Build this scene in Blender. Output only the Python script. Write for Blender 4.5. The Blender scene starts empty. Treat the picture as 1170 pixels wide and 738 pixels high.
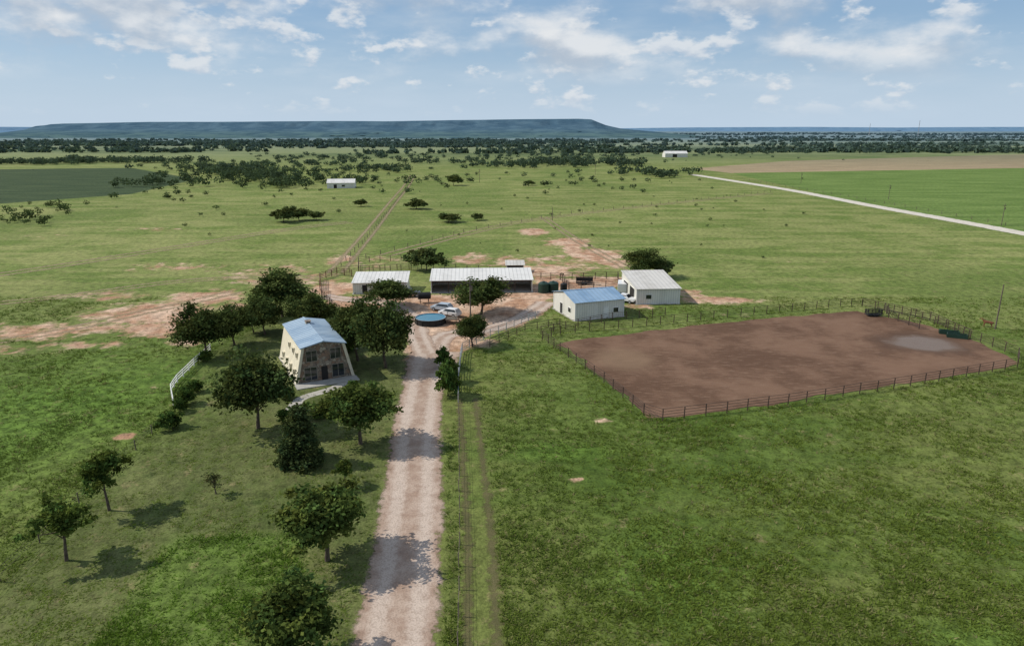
import bpy, math, random
import numpy as np
from mathutils import Vector, Matrix
random.seed(7); R=np.random.default_rng(11)
scene=bpy.context.scene
H=36.0; F=790.0; P=math.atan(221/790.0); CP,SP=math.cos(P),math.sin(P)
# ---------- pixel helper: image pixels projected from the camera onto level ground (metres) ----------
def S(px,py,z=0.0):
    dx=(px-585)/F; dy=-(py-369)/F
    d=(dx, CP+dy*SP, -SP+dy*CP)
    t=(z-H)/d[2]
    return (d[0]*t, d[1]*t)
def depth(px,py):
    x,y=S(px,py); return y*CP+H*SP
def hgt(by,ty,px=585):
    y=S(px,by)[1]; dy=-(ty-369)/F
    t=y/(CP+dy*SP); return H+(-SP+dy*CP)*t
def SP_(l): return [S(*p) for p in l]
# ---------- mesh helpers ----------
def link(o,parent=None):
    scene.collection.objects.link(o)
    if parent: o.parent=parent
    return o
def np_mesh(name,V,Fc,mats,mi=None,tint=None,smooth=False):
    V=np.asarray(V,dtype=np.float32); Fc=np.asarray(Fc,dtype=np.int32); k=Fc.shape[1]; n=len(Fc)
    me=bpy.data.meshes.new(name); me.vertices.add(len(V)); me.vertices.foreach_set("co",V.ravel())
    me.loops.add(n*k); me.loops.foreach_set("vertex_index",Fc.ravel())
    me.polygons.add(n); me.polygons.foreach_set("loop_start",np.arange(0,n*k,k,dtype=np.int32))
    for m in mats: me.materials.append(m)
    if mi is not None: me.polygons.foreach_set("material_index",np.asarray(mi,dtype=np.int32))
    me.update(calc_edges=True); 
    if smooth: me.polygons.foreach_set("use_smooth",np.ones(n,dtype=bool))
    if tint is not None:
        a=me.attributes.new("tint","FLOAT_COLOR","POINT")
        t=np.ones((len(V),4),dtype=np.float32); t[:,:3]=tint; a.data.foreach_set("color",t.ravel())
    return me
class MB:
    def __init__(s): s.v=[];s.f=[];s.m=[]
    def quad(s,pts,m=0):
        i=len(s.v); s.v+= [tuple(p) for p in pts]; s.f.append(tuple(range(i,i+len(pts)))); s.m.append(m)
    def box(s,x0,x1,y0,y1,z0,z1,m=0):
        i=len(s.v)
        s.v+=[(x0,y0,z0),(x1,y0,z0),(x1,y1,z0),(x0,y1,z0),(x0,y0,z1),(x1,y0,z1),(x1,y1,z1),(x0,y1,z1)]
        for f in ((3,2,1,0),(4,5,6,7),(0,1,5,4),(1,2,6,5),(2,3,7,6),(3,0,4,7)):
            s.f.append(tuple(i+k for k in f)); s.m.append(m)
    def slab(s,q,t,m=0):
        i=len(s.v); s.v+=[tuple(p) for p in q]+[(p[0],p[1],p[2]-t) for p in q]; n=len(q)
        s.f.append(tuple(range(i,i+n))); s.m.append(m)
        s.f.append(tuple(range(i+2*n-1,i+n-1,-1))); s.m.append(m)
        for k in range(n):
            s.f.append((i+k,i+n+k,i+n+(k+1)%n,i+(k+1)%n)); s.m.append(m)
    def tube(s,p0,p1,r0,r1=None,n=6,m=0,cap=True):
        r1=r0 if r1 is None else r1
        p0=Vector(p0);p1=Vector(p1); d=(p1-p0)
        if d.length<1e-6: return
        d.normalize(); a=d.orthogonal().normalized(); b=d.cross(a); i=len(s.v)
        for p,r in ((p0,r0),(p1,r1)):
            for k in range(n):
                t=2*math.pi*k/n; s.v.append(tuple(p+a*math.cos(t)*r+b*math.sin(t)*r))
        for k in range(n):
            s.f.append((i+k,i+(k+1)%n,i+n+(k+1)%n,i+n+k)); s.m.append(m)
        if cap:
            s.f.append(tuple(i+n+k for k in range(n))); s.m.append(m)
            s.f.append(tuple(i+n-1-k for k in range(n))); s.m.append(m)
    def obj(s,name,mats,parent=None,smooth=False,bevel=0):
        me=bpy.data.meshes.new(name); me.from_pydata(s.v,[],s.f); 
        for m in mats: me.materials.append(m)
        me.polygons.foreach_set("material_index",s.m); me.update()
        if smooth: me.shade_smooth()
        o=link(bpy.data.objects.new(name,me),parent)
        if bevel:
            b=o.modifiers.new("bevel","BEVEL"); b.width=bevel; b.segments=2; b.limit_method='ANGLE'
        return o
def empty(name,loc,yaw=0):
    e=bpy.data.objects.new(name,None); e.location=(loc[0],loc[1],loc[2] if len(loc)>2 else 0); e.rotation_euler[2]=yaw
    return link(e)
# ---------- node helpers ----------
class NB:
    def __init__(s,nt): s.t=nt; s.l=nt.links; s.dim='3D'; nt.nodes.clear()
    def n(s,typ,ins=None,**pr):
        n=s.t.nodes.new(typ)
        for k,v in pr.items(): setattr(n,k,v)
        for k,v in (ins or {}).items(): s.put(n.inputs[k],v)
        return n
    def put(s,sock,v):
        if isinstance(v,bpy.types.NodeSocket): s.l.new(v,sock)
        else:
            if isinstance(v,(tuple,list)) and sock.type=='RGBA' and len(v)==3: v=(*v,1)
            sock.default_value=v
    def m(s,op,a,b=0.0,c=0.0,clamp=False): 
        n=s.n('ShaderNodeMath',{0:a,1:b,2:c},operation=op); n.use_clamp=clamp; return n.outputs[0]
    def mix(s,f,a,b,bt='MIX'):
        return s.n('ShaderNodeMix',{0:f,6:a,7:b},data_type='RGBA',blend_type=bt).outputs[2]
    def noise(s,vec,scale,detail=4,rough=.55,out=0,dist=0):
        return s.n('ShaderNodeTexNoise',{'Vector':vec,'Scale':scale,'Detail':detail,'Roughness':rough,'Distortion':dist},noise_dimensions=s.dim).outputs[out]
    def ss(s,x,lo,hi,a=0.,b=1.):
        return s.n('ShaderNodeMapRange',{0:x,1:lo,2:hi,3:a,4:b},interpolation_type='SMOOTHSTEP').outputs[0]
    def vm(s,op,a,b): return s.n('ShaderNodeVectorMath',{0:a,1:b},operation=op).outputs[0]
    def pos(s): return s.n('ShaderNodeNewGeometry').outputs['Position']
    def attr(s,name): return s.n('ShaderNodeAttribute',attribute_name=name)
    def sep(s,v): return s.n('ShaderNodeSeparateXYZ',{0:v}).outputs
    def sepc(s,v): return s.n('ShaderNodeSeparateColor',{0:v}).outputs
def new_mat(name,dim='3D'):
    m=bpy.data.materials.new(name); m.use_nodes=True; nb=NB(m.node_tree); nb.dim=dim; return m,nb
def finish(nb,col,rough=.8,bump=None,bd=.05,bs=.6,metal=0,spec=.3,alpha=None):
    ins={'Base Color':col,'Roughness':rough,'Metallic':metal,'Specular IOR Level':spec}
    if bump is not None: ins['Normal']=nb.n('ShaderNodeBump',{'Height':bump,'Distance':bd,'Strength':bs}).outputs[0]
    if alpha is not None: ins['Alpha']=alpha
    p=nb.n('ShaderNodeBsdfPrincipled',ins)
    nb.n('ShaderNodeOutputMaterial',{0:p.outputs[0]}); return p
def simple(name,c,rough=.7,var=.25,scale=2.0,metal=0,spec=.3,c2=None,bump=0.02):
    m,nb=new_mat(name); tc=nb.n('ShaderNodeTexCoord').outputs['Object']
    n1=nb.noise(tc,scale,5,.6)
    f=nb.ss(n1,.3,.7)
    d=c2 or tuple(x*(1-var) for x in c)
    col=nb.mix(f,d,c)
    finish(nb,col,rough,n1,bump,.4,metal,spec); return m
def metal_panel(name,c,c2,axis=0,rough=.45,period=.6,rust=(.25,.13,.07),rustamt=.66):
    m,nb=new_mat(name); tc=nb.n('ShaderNodeTexCoord').outputs['Object']; x=nb.sep(tc)
    w=nb.m('FRACT',nb.m('DIVIDE',x[axis],period)); rib=nb.ss(nb.m('ABSOLUTE',nb.m('SUBTRACT',w,.5)),.36,.46)
    n1=nb.noise(tc,.5,4); n2=nb.noise(nb.vm('MULTIPLY',tc,(2.,2.,.3)),1.6,6,.7)
    pan=nb.n('ShaderNodeTexWhiteNoise',{'W':nb.m('FLOOR',nb.m('DIVIDE',x[axis],period*2.5))},noise_dimensions='1D').outputs[0]
    col=nb.mix(nb.ss(nb.m('ADD',n1,nb.m('MULTIPLY',pan,.25)),.35,.8),c,c2)
    col=nb.mix(nb.m('MULTIPLY',rib,.3),col,(.12,.12,.12))
    col=nb.mix(nb.m('MULTIPLY',nb.ss(n2,rustamt,rustamt+.12),.6),col,rust)
    finish(nb,col,rough,rib,.03,.6,0,.4); return m
# ---------- numpy noise ----------
def vnoise(X,Y,scale,seed=0,oct=4):
    out=np.zeros_like(X,dtype=float); amp=1;tot=0
    for o in range(oct):
        g=np.random.default_rng(seed*31+o).random((256,256))
        x=X/scale*(2**o)+1000.3;y=Y/scale*(2**o)+1000.7
        xi=np.floor(x).astype(int);yi=np.floor(y).astype(int);fx=x-xi;fy=y-yi
        fx=fx*fx*(3-2*fx);fy=fy*fy*(3-2*fy)
        a=g[xi%256,yi%256];b=g[(xi+1)%256,yi%256];c=g[xi%256,(yi+1)%256];d=g[(xi+1)%256,(yi+1)%256]
        out+=amp*((a*(1-fx)+b*fx)*(1-fy)+(c*(1-fx)+d*fx)*fy); tot+=amp; amp*=.5
    return out/tot
def dseg(X,Y,pts,closed=False):
    D=np.full(X.shape,1e9); n=len(pts)
    for i in range(n if closed else n-1):
        (x0,y0),(x1,y1)=pts[i][:2],pts[(i+1)%n][:2]
        dx,dy=x1-x0,y1-y0; L=dx*dx+dy*dy+1e-9
        t=np.clip(((X-x0)*dx+(Y-y0)*dy)/L,0,1); D=np.minimum(D,np.hypot(X-x0-t*dx,Y-y0-t*dy))
    return D
def sdpoly(X,Y,pts):
    ins=np.zeros(X.shape,bool); n=len(pts)
    for i in range(n):
        (x0,y0),(x1,y1)=pts[i],pts[(i+1)%n]
        c=((y0>Y)!=(y1>Y))&(X<(x1-x0)*(Y-y0)/((y1-y0) if abs(y1-y0)>1e-9 else 1e-9)+x0); ins^=c
    D=dseg(X,Y,pts,True); return np.where(ins,D,-D)
def pm(X,Y,pts,soft=3.): return np.clip(.5+sdpoly(X,Y,pts)/(2*soft),0,1)
def em(X,Y,px,py,rx,ry,s=1.):
    c=S(px,py); a=rx/F*depth(px,py); b=abs(S(px,py-ry)[1]-S(px,py+ry)[1])/2
    return s*np.clip(1.35-np.sqrt(((X-c[0])/a)**2+((Y-c[1])/b)**2)*.85,0,1)
# ---------- layout ----------
drive=SP_([(446,800),(450,738),(462,650),(472,560),(475,500),(481,455),(489,425),(497,402)])
arena=SP_([(647,398),(690,432),(735,470),(757,477),(900,459),(1040,437),(1150,419),(1158,410),(1080,378),(990,358),(960,357),(800,372),(645,391)])
yard=SP_([(462,412),(525,404),(560,385),(610,366),(632,345),(640,332),(700,330),(735,322),(715,316),(660,318),(610,316),(600,334),(480,337),(380,338),(366,350),(420,354),(466,356),(474,375),(462,395)])
lawn=SP_([(-60,740),(0,668),(190,482),(240,402),(300,372),(470,400),(470,430),(448,480),(440,560),(400,760)])
crop=SP_([(835,198),(1180,192),(1400,192),(1400,290),(1180,268),(1000,236)])
tilled=SP_([(790,193),(900,184),(1180,176),(1400,176),(1400,192),(1180,192),(835,198)])
shade_field=SP_([(-200,196),(150,192),(225,205),(150,222),(0,233),(-200,240)])  # far-left field; its darkness is a cloud shadow painted into the colour
lush=SP_([(100,745),(195,612),(350,608),(345,680),(330,745)])
track_l=SP_([(551,738),(548,620),(540,520),(534,455)])
def M_dirt(X,Y):
    m=pm(X,Y,yard,2.5)
    for e in [(610,265,17,5,1),(650,277,28,6,1),(684,292,30,9,1),(655,285,14,14,.9),(620,310,55,10,.85),(540,296,30,9,.7),(60,378,100,12,.75),(175,358,80,16,.9),(190,375,55,11,.9),(235,340,50,10,.85),
              (820,343,55,5,.85),(790,336,25,6,.7),(142,498,14,5,.9),(660,548,12,4,.95),(690,480,15,4,.8),(178,440,10,7,.6),(305,312,70,16,.55),(560,392,22,8,.7),(380,330,34,8,1),(200,305,70,7,.55),(20,400,60,8,.6),
              (40,270,50,6,.4),(390,296,18,8,.75),(560,350,40,10,.9),(680,322,40,7,1),(440,340,40,8,.9),(585,300,26,9,.75),(730,349,25,4,.8),(500,410,40,10,.6),(640,300,90,14,.6),(330,320,90,12,.6),(120,338,70,8,.6),(280,352,40,8,.7),(220,390,50,7,.6),(100,395,60,6,.6),(700,300,25,8,.75),(180,262,60,3,.5),(850,360,60,3,.5),(430,300,60,12,.5),(900,300,60,4,.3)]:
        m=np.maximum(m,em(X,Y,*e))
    return m
# ---------- materials ----------
def ground_mat():
    m,nb=new_mat("ground_grassland",'2D'); p=nb.pos(); xyz=nb.sep(p)
    a1=nb.attr("m1"); s1=nb.sepc(a1.outputs['Color']); a2=nb.attr("m2"); s2=nb.sepc(a2.outputs['Color'])
    dirt,lawn_,crop_,till=s1[0],s1[1],s1[2],a1.outputs['Alpha']; lush_,dark_,far_,mid_lighten=s2[0],s2[1],s2[2],a2.outputs['Alpha']
    nbig=nb.noise(p,.012,3,.55); nmed=nb.noise(p,.07,5,.62); nf=nb.noise(p,.7,4,.7); nvf=nb.noise(p,4.,3,.7)
    streak=nb.noise(nb.vm('MULTIPLY',p,(.02,.12,1.)),1.,5,.68)
    g=nb.mix(nb.ss(nmed,.30,.70),(.062,.100,.017),(.100,.142,.030))
    g=nb.mix(nb.m('MULTIPLY',nb.ss(nb.m('ADD',nbig,nb.m('MULTIPLY',streak,.5)),.62,.88),.6),g,(.160,.172,.052))
    mid=nb.mix(nb.ss(nb.m('ADD',nb.m('MULTIPLY',streak,.6),nb.m('MULTIPLY',nmed,.4)),.38,.60),(.130,.178,.040),(.238,.252,.088))
    mid=nb.mix(nb.ss(nbig,.50,.66,0.,.6),mid,(.105,.155,.034))
    g=nb.mix(mid_lighten,g,mid)  # mid-distance meadow colour; its lightening paints in grazing-view brightness
    g=nb.mix(nb.m('MULTIPLY',lush_,.8),g,nb.mix(nb.ss(nf,.35,.65),(.064,.128,.016),(.105,.185,.028)))
    lw=nb.mix(nb.ss(nmed,.35,.65),(.078,.098,.029),(.122,.135,.048))
    sw=nb.m('SINE',nb.m('MULTIPLY',nb.m('ADD',nb.m('ADD',xyz[0],nb.m('MULTIPLY',xyz[1],.42)),nb.m('MULTIPLY',nmed,2.)),2.6))
    lw=nb.mix(nb.ss(sw,-.5,.9,0.,.22),lw,(.16,.165,.07))
    lw=nb.mix(nb.m('MULTIPLY',nb.ss(nb.noise(p,.35,5,.7),.5,.66),.5),lw,(.055,.08,.02))
    g=nb.mix(nb.m('MULTIPLY',nb.m('MULTIPLY',lawn_,nb.m('SUBTRACT',1.,lush_)),.9),g,lw)
    dd=nb.noise(p,.3,6,.75)
    g=nb.mix(nb.ss(dd,.30,.42,.5,0.),g,(.035,.065,.012))
    g=nb.mix(nb.m('MULTIPLY',nb.ss(dd,.60,.70),.45),g,(.27,.21,.11))
    rows=nb.m('SINE',nb.m('MULTIPLY',nb.m('ADD',xyz[0],nb.m('MULTIPLY',xyz[1],.35)),1.2))
    cr=nb.mix(nb.ss(nb.m('ADD',streak,nb.m('MULTIPLY',rows,.03)),.35,.65),(.095,.155,.032),(.15,.215,.056))
    g=nb.mix(nb.ss(nb.m('ADD',crop_,nb.m('MULTIPLY',nb.m('SUBTRACT',nmed,.5),.2)),.45,.55),g,cr)
    tl=nb.mix(nb.ss(streak,.35,.65),(.26,.20,.12),(.36,.28,.17))
    g=nb.mix(nb.ss(till,.45,.55),g,tl)
    g=nb.mix(nb.ss(dark_,.4,.6),g,nb.mix(nb.ss(streak,.35,.65),(.034,.058,.024),(.056,.082,.034)))
    fd=nb.m('ADD',dirt,nb.m('MULTIPLY',nb.m('SUBTRACT',nb.noise(p,.22,6,.72),.5),1.5))
    soil=nb.mix(nb.ss(nb.noise(p,.15,5,.65),.35,.65),(.36,.205,.125),(.54,.38,.27))
    g=nb.mix(nb.m('MULTIPLY',nb.ss(fd,.42,.78),nb.ss(dirt,.02,.2)),g,soil)
    v=nb.m('ADD',nb.m('MULTIPLY',nf,1.1),nb.m('MULTIPLY',nvf,.9)); v=nb.ss(v,.6,1.4,.55,1.45)
    vv=nb.n('ShaderNodeCombineXYZ',{0:v,1:v,2:v}).outputs[0]
    g=nb.mix(1.,g,vv,'MULTIPLY')
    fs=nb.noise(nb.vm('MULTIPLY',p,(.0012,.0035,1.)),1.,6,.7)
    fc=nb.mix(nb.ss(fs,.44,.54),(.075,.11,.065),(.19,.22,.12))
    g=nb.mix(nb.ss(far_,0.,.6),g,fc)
    g=nb.mix(nb.ss(far_,.4,1.,0.,.75),g,(.14,.21,.26))  # distance haze painted into the ground colour as blue-grey
    bh=nb.m('ADD',nb.m('MULTIPLY',nf,.6),nb.m('MULTIPLY',nvf,.25))
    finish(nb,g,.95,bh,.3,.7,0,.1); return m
GM=ground_mat()
def soil_mat(name,ca,cb,cc=None,alpha_k=None,tracks=False,rough=.95,sc=.4,centre=None):
    m,nb=new_mat(name,'2D'); p=nb.pos()
    n1=nb.noise(p,sc,6,.65); n2=nb.noise(p,6.,3,.75); n3=nb.noise(p,1.3,5,.7)
    c=nb.mix(nb.ss(n1,.33,.67),ca,cb)
    uv=nb.n('ShaderNodeTexCoord').outputs['UV']; u=nb.sep(uv)
    a=None
    if alpha_k is not None:
        e=nb.m('SUBTRACT',1.,nb.m('ABSOLUTE',nb.m('SUBTRACT',nb.m('MULTIPLY',u[0],2.),1.)))
        if tracks:
            t=nb.m('ABSOLUTE',nb.m('SUBTRACT',nb.m('ABSOLUTE',nb.m('SUBTRACT',nb.m('MULTIPLY',u[0],2.),1.)),.6))
            e=nb.m('SUBTRACT',.32,t)
            a=nb.ss(nb.m('ADD',e,nb.m('MULTIPLY',nb.m('SUBTRACT',n3,.5),1.1)),-.02,.3,0.,tracks)
        else:
            a=nb.ss(nb.m('ADD',e,nb.m('MULTIPLY',nb.m('SUBTRACT',nb.m('ADD',nb.m('MULTIPLY',n3,.5),nb.m('MULTIPLY',n1,.5)),.5),.9)),.08,.08+alpha_k)
        if cc:
            t2=nb.m('ABSOLUTE',nb.m('SUBTRACT',nb.m('ABSOLUTE',nb.m('SUBTRACT',nb.m('MULTIPLY',u[0],2.),1.)),.42))
            c=nb.mix(nb.m('MULTIPLY',nb.ss(nb.m('ADD',t2,nb.m('MULTIPLY',nb.m('SUBTRACT',n3,.5),.3)),.05,.32,1.,0.),.75),c,cc)
    c=nb.mix(nb.m('MULTIPLY',nb.ss(nb.m('ADD',n2,nb.m('MULTIPLY',n3,.5)),.68,.9),.4),c,(ca[0]*.55,ca[1]*.55,ca[2]*.55))
    finish(nb,c,rough,nb.m('ADD',n2,n3),.06,.5,0,.1,a); return m
M_drive=soil_mat("driveway_gravel",(.34,.235,.175),(.46,.35,.275),(.58,.48,.40),alpha_k=.18)
M_track=soil_mat("worn_track",(.13,.12,.055),(.18,.155,.075),alpha_k=.2,tracks=.7)
M_track2=soil_mat("faint_track",(.32,.26,.15),(.38,.29,.19),alpha_k=.2,tracks=.85)
M_road=soil_mat("caliche_road",(.55,.50,.42),(.66,.61,.52),alpha_k=.1)
M_path=soil_mat("path_stone",(.38,.35,.30),(.50,.47,.41),alpha_k=.1)
def arena_mat():
    m,nb=new_mat("arena_soil",'2D'); p=nb.pos()
    n1=nb.noise(p,.09,6,.65); n2=nb.noise(p,5.,3,.75); n3=nb.noise(nb.vm('MULTIPLY',p,(.4,1.6,1.)),1.,5,.7)
    c=nb.mix(nb.ss(n1,.35,.65),(.112,.062,.038),(.190,.112,.072))
    c=nb.mix(nb.m('MULTIPLY',nb.ss(n3,.5,.7),.5),c,(.24,.155,.105))
    c=nb.mix(nb.m('MULTIPLY',nb.ss(n2,.55,.75),.4),c,(.075,.045,.028))
    cx,cy=S(1057,393); d=nb.vm('MULTIPLY',nb.vm('SUBTRACT',p,(cx,cy,0.)),(1/6.0,1/4.5,0.)); L=nb.n('ShaderNodeVectorMath',{0:d},operation='LENGTH').outputs['Value']
    L=nb.m('ADD',L,nb.m('MULTIPLY',nb.m('SUBTRACT',n1,.5),1.6))
    pud=nb.ss(L,.5,1.1,.8,0.); wet=nb.ss(L,.9,1.8,1.,0.)
    c=nb.mix(nb.m('MULTIPLY',wet,.6),c,(.09,.055,.038)); c=nb.mix(pud,c,(.20,.155,.125))
    cx,cy=S(712,410); d=nb.vm('MULTIPLY',nb.vm('SUBTRACT',p,(cx,cy,0.)),(1/5.,1/6.,0.)); L2=nb.n('ShaderNodeVectorMath',{0:d},operation='LENGTH').outputs['Value']
    c=nb.mix(nb.m('MULTIPLY',nb.ss(nb.m('ADD',L2,nb.m('MULTIPLY',nb.m('SUBTRACT',n3,.5),1.5)),.5,1.3,1.,0.),.6),c,(.24,.16,.10))
    r=nb.m('SUBTRACT',.95,nb.m('MULTIPLY',pud,.6))
    finish(nb,c,r,nb.m('ADD',n2,n3),.10,.7,0,.15); return m
M_arena=arena_mat()
def leaf_mat(name,tr=.25):
    m,nb=new_mat(name); a=nb.attr("tint").outputs['Color']; oi=nb.n('ShaderNodeObjectInfo').outputs['Random']
    f=nb.m('ADD',.82,nb.m('MULTIPLY',oi,.36)); fv=nb.n('ShaderNodeCombineXYZ',{0:f,1:f,2:f}).outputs[0]
    c=nb.mix(1.,a,fv,'MULTIPLY')
    p=nb.n('ShaderNodeBsdfDiffuse',{'Color':c})
    t=nb.n('ShaderNodeBsdfTranslucent',{'Color':nb.mix(.35,c,(.12,.16,.03))})
    x=nb.n('ShaderNodeMixShader',{0:tr,1:p.outputs[0],2:t.outputs[0]}); nb.n('ShaderNodeOutputMaterial',{0:x.outputs[0]}); return m
M_leaf=leaf_mat("foliage"); M_bark=simple("bark",(.13,.10,.075),.9,.5,3.)
M_far=leaf_mat("far_foliage"); M_grass=leaf_mat("grass_blades",.4)
M_pipe=simple("rusty_pipe",(.09,.06,.045),.7,.4,3.); M_wood=simple("weathered_wood",(.16,.13,.10),.9,.4,2.)
M_white=simple("white_paint",(.78,.77,.73),.5,.12,2.); M_galv=simple("galvanised_steel",(.42,.43,.44),.45,.3,2.,metal=.3)
M_cream=simple("cream_stucco",(.66,.60,.46),.85,.12,1.2); M_glass=simple("dark_glass",(.02,.025,.03),.08,.2,1.,spec=.8,bump=0)
M_frame=simple("window_frame",(.30,.27,.22),.6,.2,2.)
M_dark=simple("dark_paint_bay_shade",(.03,.027,.025),.9,.3,1.); M_green=simple("green_plastic",(.02,.05,.035),.4,.2,1.); M_black=simple("black_rubber",(.02,.02,.02),.6,.2,3.)  # near-black for dark doors and walls, also painted shade in open bays
M_concrete=simple("concrete",(.42,.40,.36),.9,.25,.8)
M_blue=simple("pool_liner_blue",(.10,.28,.45),.4,.3,1.); M_red=simple("red_oxide_paint",(.14,.05,.035),.6,.4,2.)
M_roofw=metal_panel("white_metal_roof",(.60,.58,.54),(.70,.68,.64),0,.5,.9)
M_rooft=metal_panel("tan_metal_roof",(.50,.47,.42),(.60,.57,.52),0,.5,.9)
M_roofb=metal_panel("blue_metal_roof",(.18,.29,.42),(.26,.38,.51),0,.45,.9,rust=(.4,.42,.44))
M_roofh=metal_panel("house_metal_roof",(.24,.34,.45),(.36,.46,.55),1,.4,.8,rust=(.45,.50,.55),rustamt=.6)
M_wallx=metal_panel("metal_siding",(.60,.58,.52),(.68,.66,.60),0,.6,.5,rustamt=.7); M_wally=metal_panel("metal_siding_side",(.60,.58,.52),(.68,.66,.60),1,.6,.5,rustamt=.7)
def stone_mat():
    m,nb=new_mat("stone_veneer"); tc=nb.n('ShaderNodeTexCoord').outputs['Object']
    v=nb.n('ShaderNodeTexVoronoi',{'Vector':tc,'Scale':2.2},feature='F1'); e=nb.n('ShaderNodeTexVoronoi',{'Vector':tc,'Scale':2.2},feature='DISTANCE_TO_EDGE').outputs['Distance']
    s=nb.sepc(v.outputs['Color']); c=nb.mix(s[0],(.12,.09,.07),(.42,.36,.28)); c=nb.mix(nb.ss(s[1],.5,.9),c,(.24,.16,.11)); c=nb.mix(nb.ss(e,.0,.06,1.,0.),c,(.09,.08,.07))
    finish(nb,c,.9,e,.05,.8); return m
M_stone=stone_mat()
def water_mat():
    m,nb=new_mat("pool_water"); p=nb.pos(); finish(nb,nb.mix(nb.noise(p,.6,3),(.03,.15,.22),(.06,.22,.30)),.08,nb.noise(p,2.,3),.02,.4,0,.6); return m
M_water=water_mat()
# ---------- ground ----------
def axis(lo,hi,st,far,g):
    a=list(np.arange(lo,hi,st)); s=st; x=a[-1]
    while x<far: s=min(s*g,900); x+=s; a.append(x)
    return a
xr=axis(0,115,.8,20000,1.035); X1=np.array([-x for x in xr[:0:-1]]+xr)
Y1=np.array([-3000,-1500,-700,-300,-120,-50,-10,10,22]+axis(30,215,.8,30000,1.03))
GX,GY=np.meshgrid(X1,Y1); nx,ny=len(X1),len(Y1)
V=np.stack([GX.ravel(),GY.ravel(),np.zeros(GX.size)],1)
ii=(np.arange(ny-1)[:,None]*nx+np.arange(nx-1)[None,:]).ravel(); FQ=np.stack([ii,ii+1,ii+nx+1,ii+nx],1)
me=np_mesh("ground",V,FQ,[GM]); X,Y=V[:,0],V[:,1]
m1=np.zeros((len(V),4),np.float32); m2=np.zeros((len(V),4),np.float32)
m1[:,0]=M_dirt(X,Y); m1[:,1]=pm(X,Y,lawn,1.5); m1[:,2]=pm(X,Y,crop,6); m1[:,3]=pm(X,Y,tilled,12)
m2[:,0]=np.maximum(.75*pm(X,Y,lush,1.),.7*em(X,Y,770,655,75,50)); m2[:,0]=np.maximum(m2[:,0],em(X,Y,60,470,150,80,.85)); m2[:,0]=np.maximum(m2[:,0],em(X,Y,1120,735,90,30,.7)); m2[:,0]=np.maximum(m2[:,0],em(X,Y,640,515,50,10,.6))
m2[:,1]=np.maximum(pm(X,Y,shade_field,10),0); m2[:,2]=np.clip((Y-650)/2600,0,1)**.6; m2[:,3]=np.clip((Y-80)/100,0,1)*np.clip(.6+vnoise(X,Y,60,3)*.6,0,1)
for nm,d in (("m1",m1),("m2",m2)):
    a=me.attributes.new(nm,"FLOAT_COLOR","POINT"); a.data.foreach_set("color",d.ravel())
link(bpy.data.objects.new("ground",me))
# ---------- strips ----------
def resample(pts,step):
    pts=[Vector((p[0],p[1])) for p in pts]; n=len(pts); out=[]
    for i in range(n-1):
        p0=pts[max(i-1,0)];p1=pts[i];p2=pts[i+1];p3=pts[min(i+2,n-1)]
        k=max(1,int((p2-p1).length/step))
        for j in range(k):
            t=j/k; out.append(.5*((2*p1)+(p2-p0)*t+(2*p0-5*p1+4*p2-p3)*t*t+(3*p1-p0-3*p2+p3)*t**3))
    out.append(pts[-1]); return out
def strip(name,pts,w,mat,z=.01,step=1.5):
    c=resample(pts,step); V=[];UV=[];Fq=[]
    for i,p in enumerate(c):
        d=(c[min(i+1,len(c)-1)]-c[max(i-1,0)]).normalized(); n=Vector((-d.y,d.x)); ww=w(i/(len(c)-1)) if callable(w) else w
        for k in range(5):
            u=k/4; q=p-n*ww*(u-.5); V.append((q.x,q.y,z)); UV.append((1-u,i*.1))
    for i in range(len(c)-1):
        for k in range(4): a=i*5+k; Fq.append((a,a+1,a+6,a+5))
    me=np_mesh(name,V,Fq,[mat]); uv=me.uv_layers.new(name="UVMap")
    li=np.zeros(len(me.loops),dtype=np.int32); me.loops.foreach_get("vertex_index",li); uv.data.foreach_set("uv",np.array(UV,dtype=np.float32)[li].ravel())
    if me.polygons[0].normal.z<0: me.flip_normals()
    return link(bpy.data.objects.new(name,me))
strip("driveway",drive,lambda t:7.1 if t<.75 else 7.1+ (t-.75)*14,M_drive,.012,1.)
strip("grass_track",SP_([(553,800),(551,738),(548,620),(540,520),(534,455)]),3.6,M_track,.008)
strip("yard_drive",SP_([(497,404),(500,392),(512,382),(545,378),(590,366),(625,345)]),5.5,M_drive,.016)
strip("yard_drive",SP_([(487,404),(478,385),(470,362),(440,346),(395,342),(370,338)]),5.0,M_drive,.02)
strip("county_road",SP_([(790,199.5),(806,202),(900,217),(1000,236),(1100,254),(1180,269),(1330,297)]),9,M_road,.05,6)
strip("ranch_track",SP_([(383,312),(400,292),(425,262),(450,230),(464,213),(472,200)]),6,M_track2,.03,3)
strip("ranch_track",SP_([(440,292),(530,268),(600,253),(700,240),(800,229),(880,221)]),6,M_track2,.03,3)
strip("ranch_track",SP_([(-60,322),(60,305),(180,286),(330,262),(400,254)]),7,M_track2,.03,3)
strip("ranch_track",SP_([(620,248),(660,275),(705,300),(740,318)]),4,M_track2,.024,2)
strip("ranch_track",SP_([(-40,395),(60,380),(140,362),(220,345),(270,333)]),5,M_track2,.016,2)
strip("ranch_track",SP_([(-40,350),(80,338),(200,322),(310,316),(365,318)]),5,M_track2,.02,2)
strip("garden_path",SP_([(398,437),(370,447),(345,455),(330,470)]),1.8,M_path,.012,.5)
strip("garden_path",SP_([(440,462),(400,467),(345,467)]),1.6,M_path,.016,.5)
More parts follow.
